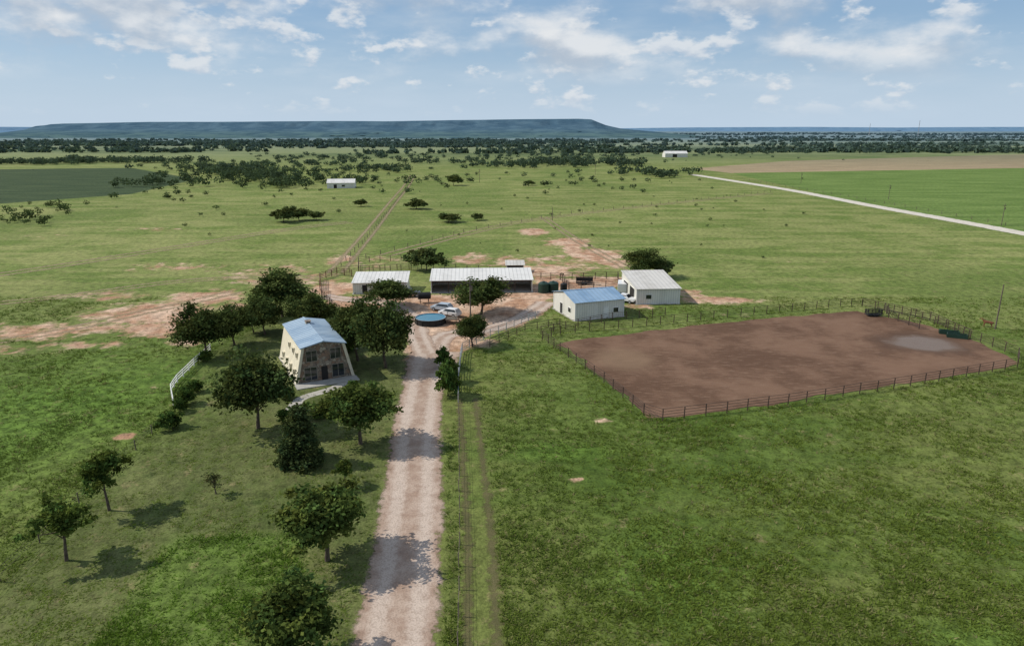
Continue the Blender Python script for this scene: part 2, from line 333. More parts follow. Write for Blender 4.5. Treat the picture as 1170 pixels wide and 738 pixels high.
# arena sheet
ac=resample(arena+[arena[0]],1.0)
nn=[vnoise(np.array([p.x]),np.array([p.y]),3,5)[0]-.5 for p in ac]
cen=Vector((sum(p.x for p in ac)/len(ac),sum(p.y for p in ac)/len(ac)))
b=MB(); pts=[p+(p-cen).normalized()*n*2.2 for p,n in zip(ac[:-1],nn)]
b.quad([(p.x,p.y,.03) for p in pts]); o=b.obj("riding_arena",[M_arena])
if o.data.polygons[0].normal.z<0: o.data.flip_normals()
# ---------- fences ----------
def fence(name,pts,sp,h,rails,pr,rr,mat,n=5,gate=None):
    b=MB(); prev=None
    for i in range(len(pts)-1):
        a=Vector((*pts[i],0));c=Vector((*pts[i+1],0)); L=(c-a).length; k=max(1,round(L/sp))
        for j in range(k+(1 if i==len(pts)-2 else 0)):
            p=a.lerp(c,j/k)+Vector((random.uniform(-.05,.05),random.uniform(-.05,.05),0)); hh=h*random.uniform(.97,1.04)
            b.tube(p,p+Vector((random.uniform(-.03,.03),random.uniform(-.03,.03),hh)),pr,pr,n)
            if prev is not None:
                for r in rails: b.tube(prev+Vector((0,0,r*h)),p+Vector((0,0,r*h)),rr,rr,4,cap=False)
            prev=p
    return b.obj(name,[mat])
af=SP_([(620,388),(640,402),(690,437),(735,474),(757,481),(900,463),(1040,441),(1162,420),(1163,408),(1082,376),(1040,361),(985,350),(960,350),(800,366),(640,382),(620,388)])
fence("pipe_fence",af,3.,1.65,(.3,.53,.76,1.),.075,.033,M_pipe)
fence("pipe_fence",SP_([(618,382),(700,366),(760,360)]),3.,1.6,(.3,.55,.8,1.),.08,.035,M_pipe)
fence("wire_fence",SP_([(522,800),(524,738),(525,600),(525,500),(524,460)]),3.5,1.3,(.4,.6,.8,.98),.05,.008,M_wood)
fence("pipe_gate_fence",SP_([(524,460),(524,430),(528,402),(560,385),(612,364)]),2.6,1.5,(.25,.5,.75,1.),.08,.045,M_galv)
fence("pipe_fence",SP_([(560,396),(600,378),(640,372)]),2.8,1.4,(.3,.6,1.),.07,.04,M_pipe)
fence("white_rail_fence",SP_([(241,401),(222,418),(203,437),(196,448),(199,465)]),2.4,1.25,(.35,.65,.95),.09,.065,M_white)
fence("wire_fence",SP_([(-40,705),(0,664),(45,620),(110,556),(192,480)]),4.,1.3,(.45,.7,.95),.06,.012,M_wood)
fence("corral_fence",SP_([(366,332),(366,320),(385,314),(402,316)]),2.4,1.8,(.2,.4,.6,.8,1.),.10,.06,M_red)
fence("corral_fence",SP_([(385,312),(440,309),(495,307),(560,311),(579,311)]),3.,1.6,(.3,.6,1.),.09,.04,M_pipe)
fence("corral_fence",SP_([(410,300),(470,297),(470,309),(410,311),(410,300)]),3.,1.6,(.3,.6,1.),.09,.04,M_pipe)
fence("corral_fence",SP_([(607,318),(640,320),(706,318),(706,328),(650,331),(640,320)]),2.8,1.7,(.25,.5,.75,1.),.09,.05,M_pipe)
fence("corral_fence",SP_([(380,352),(368,340),(368,332)]),2.6,1.7,(.25,.5,.75,1.),.09,.05,M_pipe)
fence("corral_fence",SP_([(985,350),(1062,366),(1100,384),(1108,388)]),3.,1.7,(.25,.5,.75,1.),.09,.05,M_pipe)
fence("corral_fence",SP_([(1010,355),(1015,363),(1050,376)]),3.,1.7,(.25,.5,.75,1.),.09,.05,M_pipe)
fence("wire_fence",SP_([(390,304),(414,279),(440,247),(466,214)]),7,1.4,(.5,.95),.10,.02,M_wood)
fence("wire_fence",SP_([(400,300),(530,266),(640,246),(880,220)]),7,1.4,(.5,.95),.10,.02,M_wood)
fence("wire_fence",SP_([(1170,262),(1060,242),(960,224),(850,206)]),9,1.4,(.5,.95),.10,.02,M_wood)
# ---------- buildings ----------
def barn(name,px,yaw,L,W,he,hr,ax,roof,roofax=None,front_open=False,openings=(),ov=.35,wx=None,wy=None):
    x,y=S(*px); e=empty(name,(x,y,0),yaw); wx=wx or M_wallx; wy=wy or M_wally
    b=MB()
    if ax=='x':
        if not front_open: b.quad([(0,0,0),(L,0,0),(L,0,he),(0,0,he)],0)
        b.quad([(L,W,0),(0,W,0),(0,W,he),(L,W,he)],0)
        b.quad([(0,W,0),(0,0,0),(0,0,he),(0,W/2,hr),(0,W,he)],1); b.quad([(L,0,0),(L,W,0),(L,W,he),(L,W/2,hr),(L,0,he)],1)
    else:
        if not front_open: b.quad([(0,0,0),(L,0,0),(L,0,he),(0,0,he)],0)
        b.quad([(L,W,0),(0,W,0),(0,W,hr),(L,W,hr)],0)
        b.quad([(0,W,0),(0,0,0),(0,0,he),(0,W,hr)],1); b.quad([(L,0,0),(L,W,0),(L,W,hr),(L,0,he)],1)
    b.obj("walls",[wx,wy],e)
    r=MB(); z=.06
    if ax=='x':
        k=(hr-he)/(W/2); r.slab([(-ov,-ov,he-k*ov+z),(L+ov,-ov,he-k*ov+z),(L+ov,W/2,hr+z),(-ov,W/2,hr+z)],.05); r.slab([(-ov,W/2+.002,hr+z),(L+ov,W/2+.002,hr+z),(L+ov,W+ov,he-k*ov+z),(-ov,W+ov,he-k*ov+z)],.05)
        r.box(-ov,L+ov,W/2-.15,W/2+.15,hr+z+.005,hr+z+.05)
    else:
        k=(hr-he)/W; r.slab([(-ov,-ov,he-k*ov+z),(L+ov,-ov,he-k*ov+z),(L+ov,W+ov,hr+k*ov+z),(-ov,W+ov,hr+k*ov+z)],.06)
    r.obj("roof",[roof],e)
    t=MB(); t.box(-.3,L+.3,-.3,W+.3,0,.06); t.obj("slab",[M_concrete],e)
    if front_open:
        q=MB(); n=int(L/3.8)
        for i in range(n+1): xx=.1+(L-.2)*i/n; q.tube((xx,.1,.06),(xx,.1,he-.05),.09,n=6)
        q.box(.0,L,.02,.2,he-.35,he-.08); q.obj("posts",[M_pipe],e)
    for i,(nm,face,u0,u1,z0,z1,mt) in enumerate(openings):
        q=MB(); g=.04; fr=.09
        def bx(a0,a1,c0,c1,t,m):
            if face=='f': q.box(a0,a1,-t,-.003,c0,c1,m)
            else: q.box(-t,-.003,a0,a1,c0,c1,m)
        bx(u0,u1,z0,z1,g,0)
        bx(u0-fr,u0,z0,z1+fr,g+.04,1);bx(u1,u1+fr,z0,z1+fr,g+.04,1);bx(u0,u1,z1,z1+fr,g+.04,1)
        q.obj(nm,[mt,M_white],e)
    q=MB()
    for (cx,cy) in ((0,0),(L,0),(0,W),(L,W)): q.box(cx-.08,cx+.08,cy-.08,cy+.08,.061,(he if not(ax=='m' and cy==W) else hr)-.12)
    q.obj("corner_trim",[M_white],e)
    return e
barn("metal_barn",(657,367),math.radians(20),10.6,10.5,3.7,4.9,'x',M_roofb,openings=[("roll_up_door",'f',1.2,4.4,.06,3.,M_wallx),("entry_door",'f',6.2,7.2,.06,2.2,M_white),("window",'f',8.3,9.4,1.1,2.0,M_glass),("side_door",'s',6.0,7.1,.06,2.2,M_dark),("side_window",'s',2.,3.2,1.2,2.1,M_glass)])
barn("open_front_shed",(493,335),math.radians(3),23,8.5,2.9,3.9,'m',M_roofw,front_open=True)
barn("equipment_shed",(404,336),math.radians(4),12,7.5,2.6,3.5,'m',M_roofw,openings=[("door",'f',2,3.2,.06,2.1,M_dark),("window",'f',7,8.3,1.,1.9,M_glass),("side_window",'s',2,3,1.,1.9,M_glass)])
barn("metal_workshop",(727,348),math.radians(4),9.3,14,3.4,4.5,'m',M_rooft,openings=[("bay_shade_panel",'s',2,6,.06,2.9,M_dark),("bay_shade_panel",'s',8,12,.06,2.9,M_dark),("window",'f',2.,3.2,1.2,2.1,M_glass)])  # bays are closed dark panels, painted for the shade inside
barn("loading_shed",(579,311.5),math.radians(2),4.4,3.5,2.0,2.5,'m',M_rooft,front_open=True,wx=M_dark,wy=M_pipe)
barn("far_farmhouse",(374,215.5),math.radians(8),17,12,3.4,5.5,'x',M_roofw,openings=[("door",'f',4,6,.06,2.4,M_dark),("window",'f',9,11,1.,2.2,M_glass)])
barn("far_barn",(760,180),math.radians(2),30,16,5,8,'x',M_roofw,openings=[("door",'f',10,16,.06,4,M_dark)])
# house
def house():
    x,y=S(338,440); e=empty("stone_front_house",(x,y,0),math.radians(27)); L,W,h,ins=8.7,14.5,5.5,1.25; hr=6.15
    b=MB()
    b.quad([(0,W,0),(0,0,0),(ins,0,h),(ins,W,h)],0); b.quad([(L,0,0),(L,W,0),(L-ins,W,h),(L-ins,0,h)],0)
    b.quad([(0,.35,0),(L,.35,0),(L-ins,.35,h),(L/2,.35,hr-.05),(ins,.35,h)],1)
    b.quad([(L,W-.3,0),(0,W-.3,0),(ins,W-.3,h),(L/2,W-.3,hr-.05),(L-ins,W-.3,h)],0)
    b.obj("walls",[M_cream,M_stone],e)
    f=MB(); t=.38
    for s in (0,1):
        def X(v): return v if s==0 else L-v
        i=len(f.v); f.v+=[(X(-.03),-.05,0),(X(t),-.05,0),(X(t+ins),-.05,h),(X(ins-.03),-.05,h),(X(-.03),.34,0),(X(t),.34,0),(X(t+ins),.34,h),(X(ins-.03),.34,h)]
        for q in ((0,1,2,3),(5,4,7,6),(1,5,6,2),(4,0,3,7),(3,2,6,7)): f.f.append(tuple(i+k for k in q)); f.m.append(0)
    f.obj("wing_walls",[M_cream],e)
    r=MB(); ov=.3; z=.06; k=(hr-h)/(L/2-ins)
    r.slab([(ins-ov,-.3,h-k*ov+z),(L/2,-.3,hr+z),(L/2,W+.2,hr+z),(ins-ov,W+.2,h-k*ov+z)],.1); r.slab([(L/2+.002,-.3,hr+z),(L-ins+ov,-.3,h-k*ov+z),(L-ins+ov,W+.2,h-k*ov+z),(L/2+.002,W+.2,hr+z)],.1)
    r.box(L/2-.14,L/2+.14,-.3,W+.2,hr+z+.004,hr+z+.06)
    for j in range(18):
        yy=-.2+j*.85
        for s in (0,1):
            a=(ins-ov,yy,h-k*ov+z+.015) if s==0 else (L-ins+ov,yy,h-k*ov+z+.015); r.tube(a,(L/2,yy,hr+z+.015),.025,n=4)
    r.obj("roof",[M_roofh],e)
    g=MB()
    for (a0,a1,c0,c1) in ((1.85,3.35,3.2,4.75),(5.35,6.85,3.2,4.75),(1.45,3.2,.35,2.25),(5.5,7.2,.35,2.25)):
        g.box(a0,a1,.27,.345,c0,c1,0); w=.07
        g.box(a0-w,a0,.22,.345,c0-w,c1+w,1);g.box(a1,a1+w,.22,.345,c0-w,c1+w,1);g.box(a0,a1,.22,.345,c1,c1+w,1);g.box(a0,a1,.22,.345,c0-w,c0,1);g.box((a0+a1)/2-.03,(a0+a1)/2+.03,.24,.268,c0,c1,1)
    g.box(3.9,4.8,.27,.345,.05,2.15,2)
    g.obj("windows",[M_glass,M_frame,M_dark],e)
    g=MB()
    for yy in (1.6,4.4,7.6,10.8):
        for z0,z1 in ((.9,1.8),(3.4,4.2)):
            if z0>2 and yy==10.8: continue
            xo=ins*z0/h-.03
            g.box(xo,xo+.5,yy,yy+.85,z0,z1,0); g.box(xo-.05,xo+.5,yy-.08,yy-.001,z0-.08,z1+.08,1); g.box(xo-.05,xo+.5,yy+.851,yy+.93,z0-.08,z1+.08,1); g.box(xo-.08,xo+.5,yy-.1,yy+.95,z1+.081,z1+.14,1); g.box(xo-.05,xo+.5,yy,yy+.85,z0-.08,z0-.001,1)
    g.obj("side_windows",[M_glass,M_cream],e)
    p=MB(); p.box(-.2,L+.2,-2.2,-.06,0,.12); p.box(-.15,L+.15,-.05,W+.1,0,.05); p.obj("porch_slab",[M_concrete],e)
    c=MB(); c.box(4.0,4.7,W-4,W-3.2,hr-.3,hr+.35); c.box(3.9,4.8,W-4.1,W-3.1,hr+.35,hr+.42); c.obj("chimney",[M_stone],e)
house()
barn("carport",(366,404),math.radians(27),6,7,2.5,3.1,'m',M_rooft,front_open=True)
# ---------- utility poles ----------
def pole(px,by,ty,name="utility_pole",arm=True,mat=None):
    x,y=S(px,by); h=hgt(by,ty); b=MB(); r=.14
    b.tube((0,0,0),(0,0,h),r,r*.65,8)
    if arm:
        b.box(-.7,.7,-.06,.06,h-.9,h-.78); 
        for k in (-.65,-.3,.3,.65): b.tube((k,0,h-.78),(k,0,h-.6),.05,n=6)
        b.tube((.25,0,h-2.2),(.25,0,h-1.4),.2,n=8)
    o=b.obj(name,[mat or M_wood]); o.location=(x,y,0)
pole(1137,376,325,arm=False); pole(538,388,318); pole(1144,258,233); pole(1015,228,211); pole(631,252,237,arm=False); pole(548,209,193); pole(915,210,197); pole(680,200,187)
def mast(px,ty,D):
    b=MB(); h=H+(148-ty)/F*D/CP
    for k in range(3):
        a=k*2.094; b.tube((math.cos(a)*1.6,math.sin(a)*1.6,0),(math.cos(a)*.7,math.sin(a)*.7,h),.35,n=4)
    n=16
    for i in range(n):
        for k in range(3):
            a=k*2.094;a2=(k+1)*2.094;z0=h*i/n;z1=h*(i+1)/n; b.tube((math.cos(a)*1.3,math.sin(a)*1.3,z0),(math.cos(a2)*1.3,math.sin(a2)*1.3,z1),.2,n=3)
    o=b.obj("radio_mast",[M_galv]); o.location=((px-585)/F*D/CP,D,0)
mast(1131,124,3200); mast(1016,139,3600); mast(964,142,4200)
# ---------- pool, tanks, vehicles ----------
def pool():
    x,y=S(492,369); e=empty("above_ground_pool",(x,y,0)); b=MB(); R1=2.9; n=40; h=1.2
    b.tube((0,0,0),(0,0,h-.2),R1,R1,n,0)
    for k in range(n):
        a=2*math.pi*k/n;c=2*math.pi*(k+1)/n
        P=lambda t,r,z:(math.cos(t)*r,math.sin(t)*r,z)
        b.quad([P(a,R1+.08,h),P(c,R1+.08,h),P(c,R1-.08,h),P(a,R1-.08,h)],1); b.quad([P(a,R1-.08,h-.2),P(c,R1-.08,h-.2),P(c,R1-.08,h),P(a,R1-.08,h)][::-1],2); b.quad([P(a,R1+.08,h-.22),P(c,R1+.08,h-.22),P(c,R1+.08,h),P(a,R1+.08,h)],0)
        if k%3==0: b.tube(P(a,R1+.05,0),P(a,R1+.05,h-.05),.06,n=5,m=0)
    b.obj("shell",[M_black,M_galv,M_blue],e)
    w=MB(); w.quad([(math.cos(2*math.pi*k/n)*(R1-.08),math.sin(2*math.pi*k/n)*(R1-.08),h-.12) for k in range(n)]); w.obj("water",[M_water],e)
    l=MB(); l.box(2.9,5.2,-1.2,1.2,.9,1.02); 
    for p in ((3.2,-1),(5.,-1),(3.2,1),(5.,1)): l.tube((p[0],p[1],0),(p[0],p[1],2.0),.05,n=5)
    for zz in (1.5,1.95): l.tube((3.2,-1,zz),(5,-1,zz),.03,n=4);l.tube((3.2,1,zz),(5,1,zz),.03,n=4)
    for i in range(4): l.box(5.2+i*.28,5.48+i*.28,-.5,.5,.65-i*.2,.72-i*.2)
    l.obj("deck",[M_wood],e)
pool()
def tank(px,py,r,h,mat):
    x,y=S(px,py); b=MB(); n=20; b.tube((0,0,0),(0,0,h*.8),r,r,n); b.tube((0,0,h*.8),(0,0,h*.93),r,r*.6,n); b.tube((0,0,h*.93),(0,0,h),r*.25,r*.22,10)
    for k in range(4): b.tube((0,0,h*(.15+.18*k)),(0,0,h*(.15+.18*k)+.06),r*1.02,r*1.02,n)
    o=b.obj("water_tank",[mat],bevel=.02); o.location=(x,y,0)
tank(621,334,1.25,2.6,M_green); tank(632,333,1.25,2.5,M_green); tank(644,331,.8,1.7,M_black)
def fuel_tank(px,py):
    x,y=S(px,py); e=empty("fuel_tank",(x,y,0),.2); b=MB(); b.tube((-1.3,0,1.6),(1.3,0,1.6),.75,n=16); b.tube((-1.42,0,1.6),(-1.3,0,1.6),.5,.75,16); b.tube((1.3,0,1.6),(1.42,0,1.6),.75,.5,16); b.obj("tank",[M_black],e)
    s=MB(); 
    for q in (-.9,.9):
        s.tube((q,-.7,0),(q,-.4,1.1),.06);s.tube((q,.7,0),(q,.4,1.1),.06); s.box(q-.05,q+.05,-.6,.6,.8,.9)
    s.obj("stand",[M_pipe],e)
fuel_tank(485,346)
def paint(name,c): return simple(name,c,.3,.06,1.,spec=.6,bump=0)
M_pw=paint("car_paint_white",(.72,.72,.72)); M_ps=paint("car_paint_silver",(.38,.44,.50)); M_pk=paint("car_paint_dark",(.04,.045,.05))
def ext(b,prof,y0,y1,m=0,tap=0):
    n=len(prof);i=len(b.v)
    b.v+=[(x,y0+tap*(z>1.2),z) for x,z in prof]+[(x,y1-tap*(z>1.2),z) for x,z in prof]
    b.f.append(tuple(range(i,i+n)));b.m.append(m);b.f.append(tuple(range(i+2*n-1,i+n-1,-1)));b.m.append(m)
    for k in range(n): b.f.append((i+k,i+n+k,i+n+(k+1)%n,i+(k+1)%n));b.m.append(m)
def vehicle(name,px,py,yaw,kind,mat):
    x,y=S(px,py); e=empty(name,(x,y,0),yaw); b=MB(); w=.95
    if kind=='pickup':
        ext(b,[(-2.7,.5),(2.65,.5),(2.75,.8),(2.6,1.1),(1.3,1.2),(-2.75,1.2),(-2.75,.6)],-w,w); b.obj("body",[mat],e,bevel=.06)
        c=MB(); ext(c,[(1.35,1.18),(.7,1.82),(-.75,1.85),(-1.0,1.18)],-w+.04,w-.04,0,.14); c.obj("cab",[mat],e,bevel=.05)
        g=MB(); ext(g,[(1.2,1.25),(.72,1.72),(-.65,1.74),(-.85,1.25)],-w-.0,w+.0,0,.12); g.obj("side_windows",[M_glass],e)
        g=MB(); g.quad([(1.36,-.75,1.24),(1.36,.75,1.24),(.76,.68,1.79),(.76,-.68,1.79)]); g.quad([(-1.01,.75,1.24),(-1.01,-.75,1.24),(-.80,-.68,1.79),(-.80,.68,1.79)]); g.obj("windscreen",[M_glass],e)
        d=MB(); d.box(-2.62,-1.12,-.78,.78,1.1,1.212); d.obj("bed",[M_black],e); wx=(-1.75,1.75)
    else:
        ext(b,[(-2.3,.4),(2.25,.4),(2.3,.75),(2.1,1.0),(1.2,1.12),(-2.25,1.15),(-2.35,.6)],-.88,.88); b.obj("body",[mat],e,bevel=.08)
        c=MB(); ext(c,[(1.3,1.1),(.45,1.68),(-1.75,1.7),(-2.2,1.12)],-.84,.84,0,.15); c.obj("cab",[mat],e,bevel=.05)
        g=MB(); ext(g,[(1.05,1.16),(.42,1.58),(-1.65,1.6),(-2.,1.16)],-.88,.88,0,.13); g.obj("side_windows",[M_glass],e)
        g=MB(); g.quad([(1.27,-.72,1.16),(1.27,.72,1.16),(.5,.65,1.67),(.5,-.65,1.67)]); g.obj("windscreen",[M_glass],e); wx=(-1.45,1.45)
    t=MB()
    for q in wx:
        for s in (-1,1): t.tube((q,s*(w-.22),.38),(q,s*(w+.01),.38),.38,n=16,m=0); t.tube((q,s*(w+.01),.38),(q,s*(w+.03),.38),.22,n=12,m=1)
    t.obj("wheels",[M_black,M_galv],e)
    l=MB(); f=2.7 if kind=='pickup' else 2.27
    for s in (-.65,.65): l.box(f-.1,f+.04,s-.16,s+.16,.72,.88)
    l.obj("headlights",[M_white],e)
vehicle("pickup_truck",713,345,math.radians(-35),'pickup',M_pw); vehicle("pickup_truck",467,339,math.radians(10),'pickup',M_pk)
vehicle("parked_car",514,361,math.radians(150),'suv',M_pw); vehicle("parked_car",505,355,math.radians(155),'suv',M_ps)
def box_trailer(px,py,yaw):
    x,y=S(px,py); e=empty("enclosed_trailer",(x,y,0),yaw); b=MB()
    ext(b,[(-2.4,.5),(2.2,.5),(2.7,.9),(2.6,2.4),(-2.4,2.5)],-1.05,1.05); b.obj("body",[M_pw],e,bevel=.06)
    g=MB(); g.box(-.5,.5,-1.075,-1.053,1.4,2.0); g.box(-1.8,-1.1,-1.075,-1.053,.65,2.2,1); g.box(2.7,3.8,-.06,.06,.5,.6,2); g.box(-1.3,.6,-1.10,-1.053,.78,.86,2); g.obj("trim",[M_glass,M_galv,M_black],e)
    t=MB()
    for q in (-.75,.05):
        for s in (-1.0,1.0): t.tube((q,s-.1,.36),(q,s+.1,.36),.36,n=14)
    t.obj("wheels",[M_black],e)
box_trailer(711,334,math.radians(80))
def stock_trailer(px,py,yaw,name="stock_trailer",mt=None,sc=1.,zs=1.):
    x,y=S(px,py); e=empty(name,(x,y,0),yaw); e.scale=(sc,sc,sc*zs); b=MB(); b.box(-2.6,2.4,-1,1,.5,.65)
    for z in (.9,1.2,1.5,1.8,2.1):
        b.box(-2.6,2.4,-1.0,-.96,z,z+.18);b.box(-2.6,2.4,.96,1.0,z,z+.18); b.box(-2.6,-2.56,-.95,.95,z,z+.18);b.box(2.36,2.4,-.95,.95,z,z+.18)
    for q in (-2.58,-1.3,0,1.2,2.36):
        for s in (-.97,.97): b.tube((q,s,.5),(q,s,2.35),.05,n=5)
    b.box(2.4,3.8,-.08,.08,.5,.6); b.obj("frame",[mt or M_black],e)
    t=MB()
    for q in (-.6,.3):
        for s in (-1.15,1.15): t.tube((q,s-.1,.36),(q,s+.1,.36),.36,n=14)
    t.obj("wheels",[M_black],e)
stock_trailer(998,361,math.radians(10),sc=.62); stock_trailer(668,325,math.radians(-5),sc=.8)
def trough(px,py,yaw):
    x,y=S(px,py); b=MB(); L,W,h=1.5,.5,.75
    b.slab([(-L,-W,.12),(L,-W,.12),(L,W,.12),(-L,W,.12)],.08)
    for s in (-1,1): b.slab([(-L-.1,s*W-.04,h),(L+.1,s*W-.04,h),(L+.1,s*W+.04,h),(-L-.1,s*W+.04,h)],h-.05); b.box(s*L-.04,s*L+.04,-W+.041,W-.041,.121,h)
    o=b.obj("feed_trough",[M_green]); o.location=(x,y,0); o.rotation_euler[2]=yaw
trough(1084,382,-.45); trough(1093,386,-.45)
# ---------- horse ----------
def horse(px,py,yaw):
    V=[(-.75,0,1.25,.27),(-.3,0,1.22,.30),(.25,0,1.22,.30),(.65,0,1.28,.27),(1.0,0,1.62,.16),(1.25,0,1.92,.12),(1.5,0,1.8,.10),(1.8,0,1.58,.065),
       (-.8,.16,1.0,.17),(-.62,.17,.82,.10),(-.86,.17,.5,.06),(-.82,.17,.05,.055),(-.8,-.16,1.0,.17),(-.5,-.17,.82,.10),(-.72,-.17,.5,.06),(-.66,-.17,.05,.055),
       (.62,.16,.95,.12),(.62,.16,.5,.06),(.6,.16,.05,.055),(.62,-.16,.95,.12),(.75,-.16,.5,.06),(.8,-.16,.05,.055),(-1.05,0,1.3,.06),(-1.15,0,.75,.05)]
    E=[(0,1),(1,2),(2,3),(3,4),(4,5),(5,6),(6,7),(0,8),(8,9),(9,10),(10,11),(0,12),(12,13),(13,14),(14,15),(3,16),(16,17),(17,18),(3,19),(19,20),(20,21),(0,22),(22,23)]
    me=bpy.data.meshes.new("horse"); me.from_pydata([v[:3] for v in V],E,[]); o=link(bpy.data.objects.new("horse",me)); 
    m=o.modifiers.new("skin","SKIN"); 
    for i,v in enumerate(V): me.skin_vertices[0].data[i].radius=(v[3],v[3])
    me.skin_vertices[0].data[0].use_root=True
    s=o.modifiers.new("sub","SUBSURF"); s.levels=1; s.render_levels=2
    me.materials.append(simple("chestnut_coat",(.20,.08,.04),.6,.3,2.)); x,y=S(px,py); o.location=(x,y,0); o.rotation_euler[2]=yaw; o.scale=(.85,.85,.85)
horse(1128,374,math.radians(150))
# ---------- trees ----------
def leafquads(C,N,s,rng):
    n=len(C); a=rng.normal(size=(n,3)); a-=N*(a*N).sum(1,keepdims=True); a/=np.linalg.norm(a,axis=1,keepdims=True)+1e-9; b=np.cross(N,a)
    s=s[:,None]; V=np.stack([C-a*s,C+b*s*.62,C+a*s,C-b*s*.62],1).reshape(-1,3); Fq=np.arange(n*4).reshape(n,4); return V,Fq
def tree_mesh(name,seed,Ht=7.,W=6.5,th=1.6,kind='oak',nc=170,nl=75,ls=.17,col=(.052,.082,.02),lean=0):
    r=np.random.default_rng(seed); cz=(th+Ht)/2; rz=(Ht-th)/2; C=[]
    lob=r.uniform(0,6.28,6)
    while len(C)<nc:
        d=r.normal(size=3); d/=np.linalg.norm(d); u=r.random()**(.42 if kind!='young' else .55)
        az=math.atan2(d[1],d[0]); m=.78+.18*math.sin(2*az+lob[0]+d[2]*2)+.14*math.sin(3*az+lob[1]-d[2]*3)+.12*math.sin(5*az+lob[2]+4*d[2])
        p=d*u*m*np.array([W/2,W/2,rz])
        if kind=='cedar':
            t=r.random()**1.3; p=np.array([math.cos(az),math.sin(az),0])*(W/2)*(1-t)**.8*(.5+.5*r.random())*(.85+.2*math.sin(3*az+lob[0])); p[2]=-rz+2*rz*t
        else:
            if p[2]<-rz*.55: continue
            p[2]+=-.12*rz*(np.hypot(p[0],p[1])/(W/2))**2
        if kind!='cedar' and vnoise(np.array([p[0]*1.7+p[2]]),np.array([p[1]*1.7-p[2]]),2.2,seed,2)[0]<.40: 
            if r.random()<.88: continue
        C.append(p+[0,0,cz])
    C=np.array(C); cs=r.uniform(.55,1.25,nc)*(.85 if kind=='young' else 1.)
    idx=np.repeat(np.arange(nc),nl); off=r.normal(size=(nc*nl,3))*np.array([.42,.42,.3])*cs[idx][:,None]*(W/6.5)
    L=C[idx]+off; N=r.normal(size=L.shape)*.8+ (off/np.linalg.norm(off,axis=1,keepdims=True))*.5+np.array([0,0,.45]); N/=np.linalg.norm(N,axis=1,keepdims=True)
    Vl,Fl=leafquads(L,N,r.uniform(.6,1.35,len(L))*ls,r)
    sh=(r.uniform(.55,1.55,nc)[idx]*r.uniform(.7,1.35,len(L))); hue=r.uniform(-.12,.3,nc)[idx]
    tint=np.stack([col[0]*sh*(1+hue),col[1]*sh,col[2]*sh*(1-hue*.5)],1); tint=np.repeat(tint,4,0)
    b=MB(); tr=.035*Ht*.75; k=Vector((r.uniform(-.2,.2),r.uniform(-.2,.2),th)); b.tube((0,0,-.1),(k.x*.4,k.y*.4,th*.5),tr,tr*.8,8,cap=False); b.tube((k.x*.4,k.y*.4,th*.5),k,tr*.8,tr*.65,8,cap=False)
    top=Vector((0,0,Ht*.8)); b.tube(k,top*.6+k*.4,tr*.6,tr*.35,6,cap=False); b.tube(top*.6+k*.4,top,tr*.35,tr*.1,6,cap=False)
    for j in r.choice(nc,14,replace=False):
        e=Vector(C[j]); st=k+(top-k)*r.uniform(0,.35); mid=st.lerp(e,.5)+Vector((0,0,-.12*(e-st).length+ .2)); b.tube(st,mid,tr*.35,tr*.2,5,cap=False); b.tube(mid,e,tr*.2,tr*.07,5,cap=False)
    Vt=np.array(b.v); Ft=np.array(b.f)
    V=np.concatenate([Vt,Vl]); Fq=np.concatenate([Ft,Fl+len(Vt)]); T=np.concatenate([np.full((len(Vt),3),.1),tint])
    return np_mesh(name,V,Fq,[M_bark,M_leaf],[0]*len(Ft)+[1]*len(Fl),T)
TM={'oak':[(tree_mesh("oak_%d"%i,20+i,7,6.6,1.3,'oak',190,75,.16,(.055,.080,.026)),7,6.6) for i in range(4)],
    'pecan':[(tree_mesh("pecan_%d"%i,40+i,7,6.2,1.5,'young',155,75,.16,(.072,.108,.028)),7,6.2) for i in range(3)],
    'young':[(tree_mesh("young_%d"%i,60+i,5,4.,1.6,'young',75,60,.14,(.075,.12,.028)),5,4.) for i in range(2)],
    'cedar':[(tree_mesh("cedar_%d"%i,70+i,5,3.6,.2,'cedar',170,70,.12,(.048,.072,.028)),5,3.6) for i in range(1)],
    'mesq':[(tree_mesh("mesq_%d"%i,80+i,4.5,6.,.6,'young',90,35,.26,(.072,.10,.036)),4.5,6.) for i in range(3)],
    'bush':[(tree_mesh("bush_%d"%i,90+i,1.6,2.2,.05,'oak',60,45,.11,(.06,.105,.025)),1.6,2.2) for i in range(2)],
    'bare':[(tree_mesh("sparse_0",97,3.,2.4,.5,'young',22,22,.09,(.09,.10,.04)),3.,2.4)]}
cnt=0
def tree(name,kind,px,by,ty,w):
    global cnt; cnt+=1
    me,h0,w0=TM[kind][cnt%len(TM[kind])]; x,y=S(px,by); h=hgt(by,ty); W=w/F*depth(px,by)
    o=link(bpy.data.objects.new(name,me)); o.location=(x,y,0); o.scale=(W/w0*1.13,W/w0*1.13,h/h0*1.05); o.rotation_euler[2]=random.uniform(0,6.28)
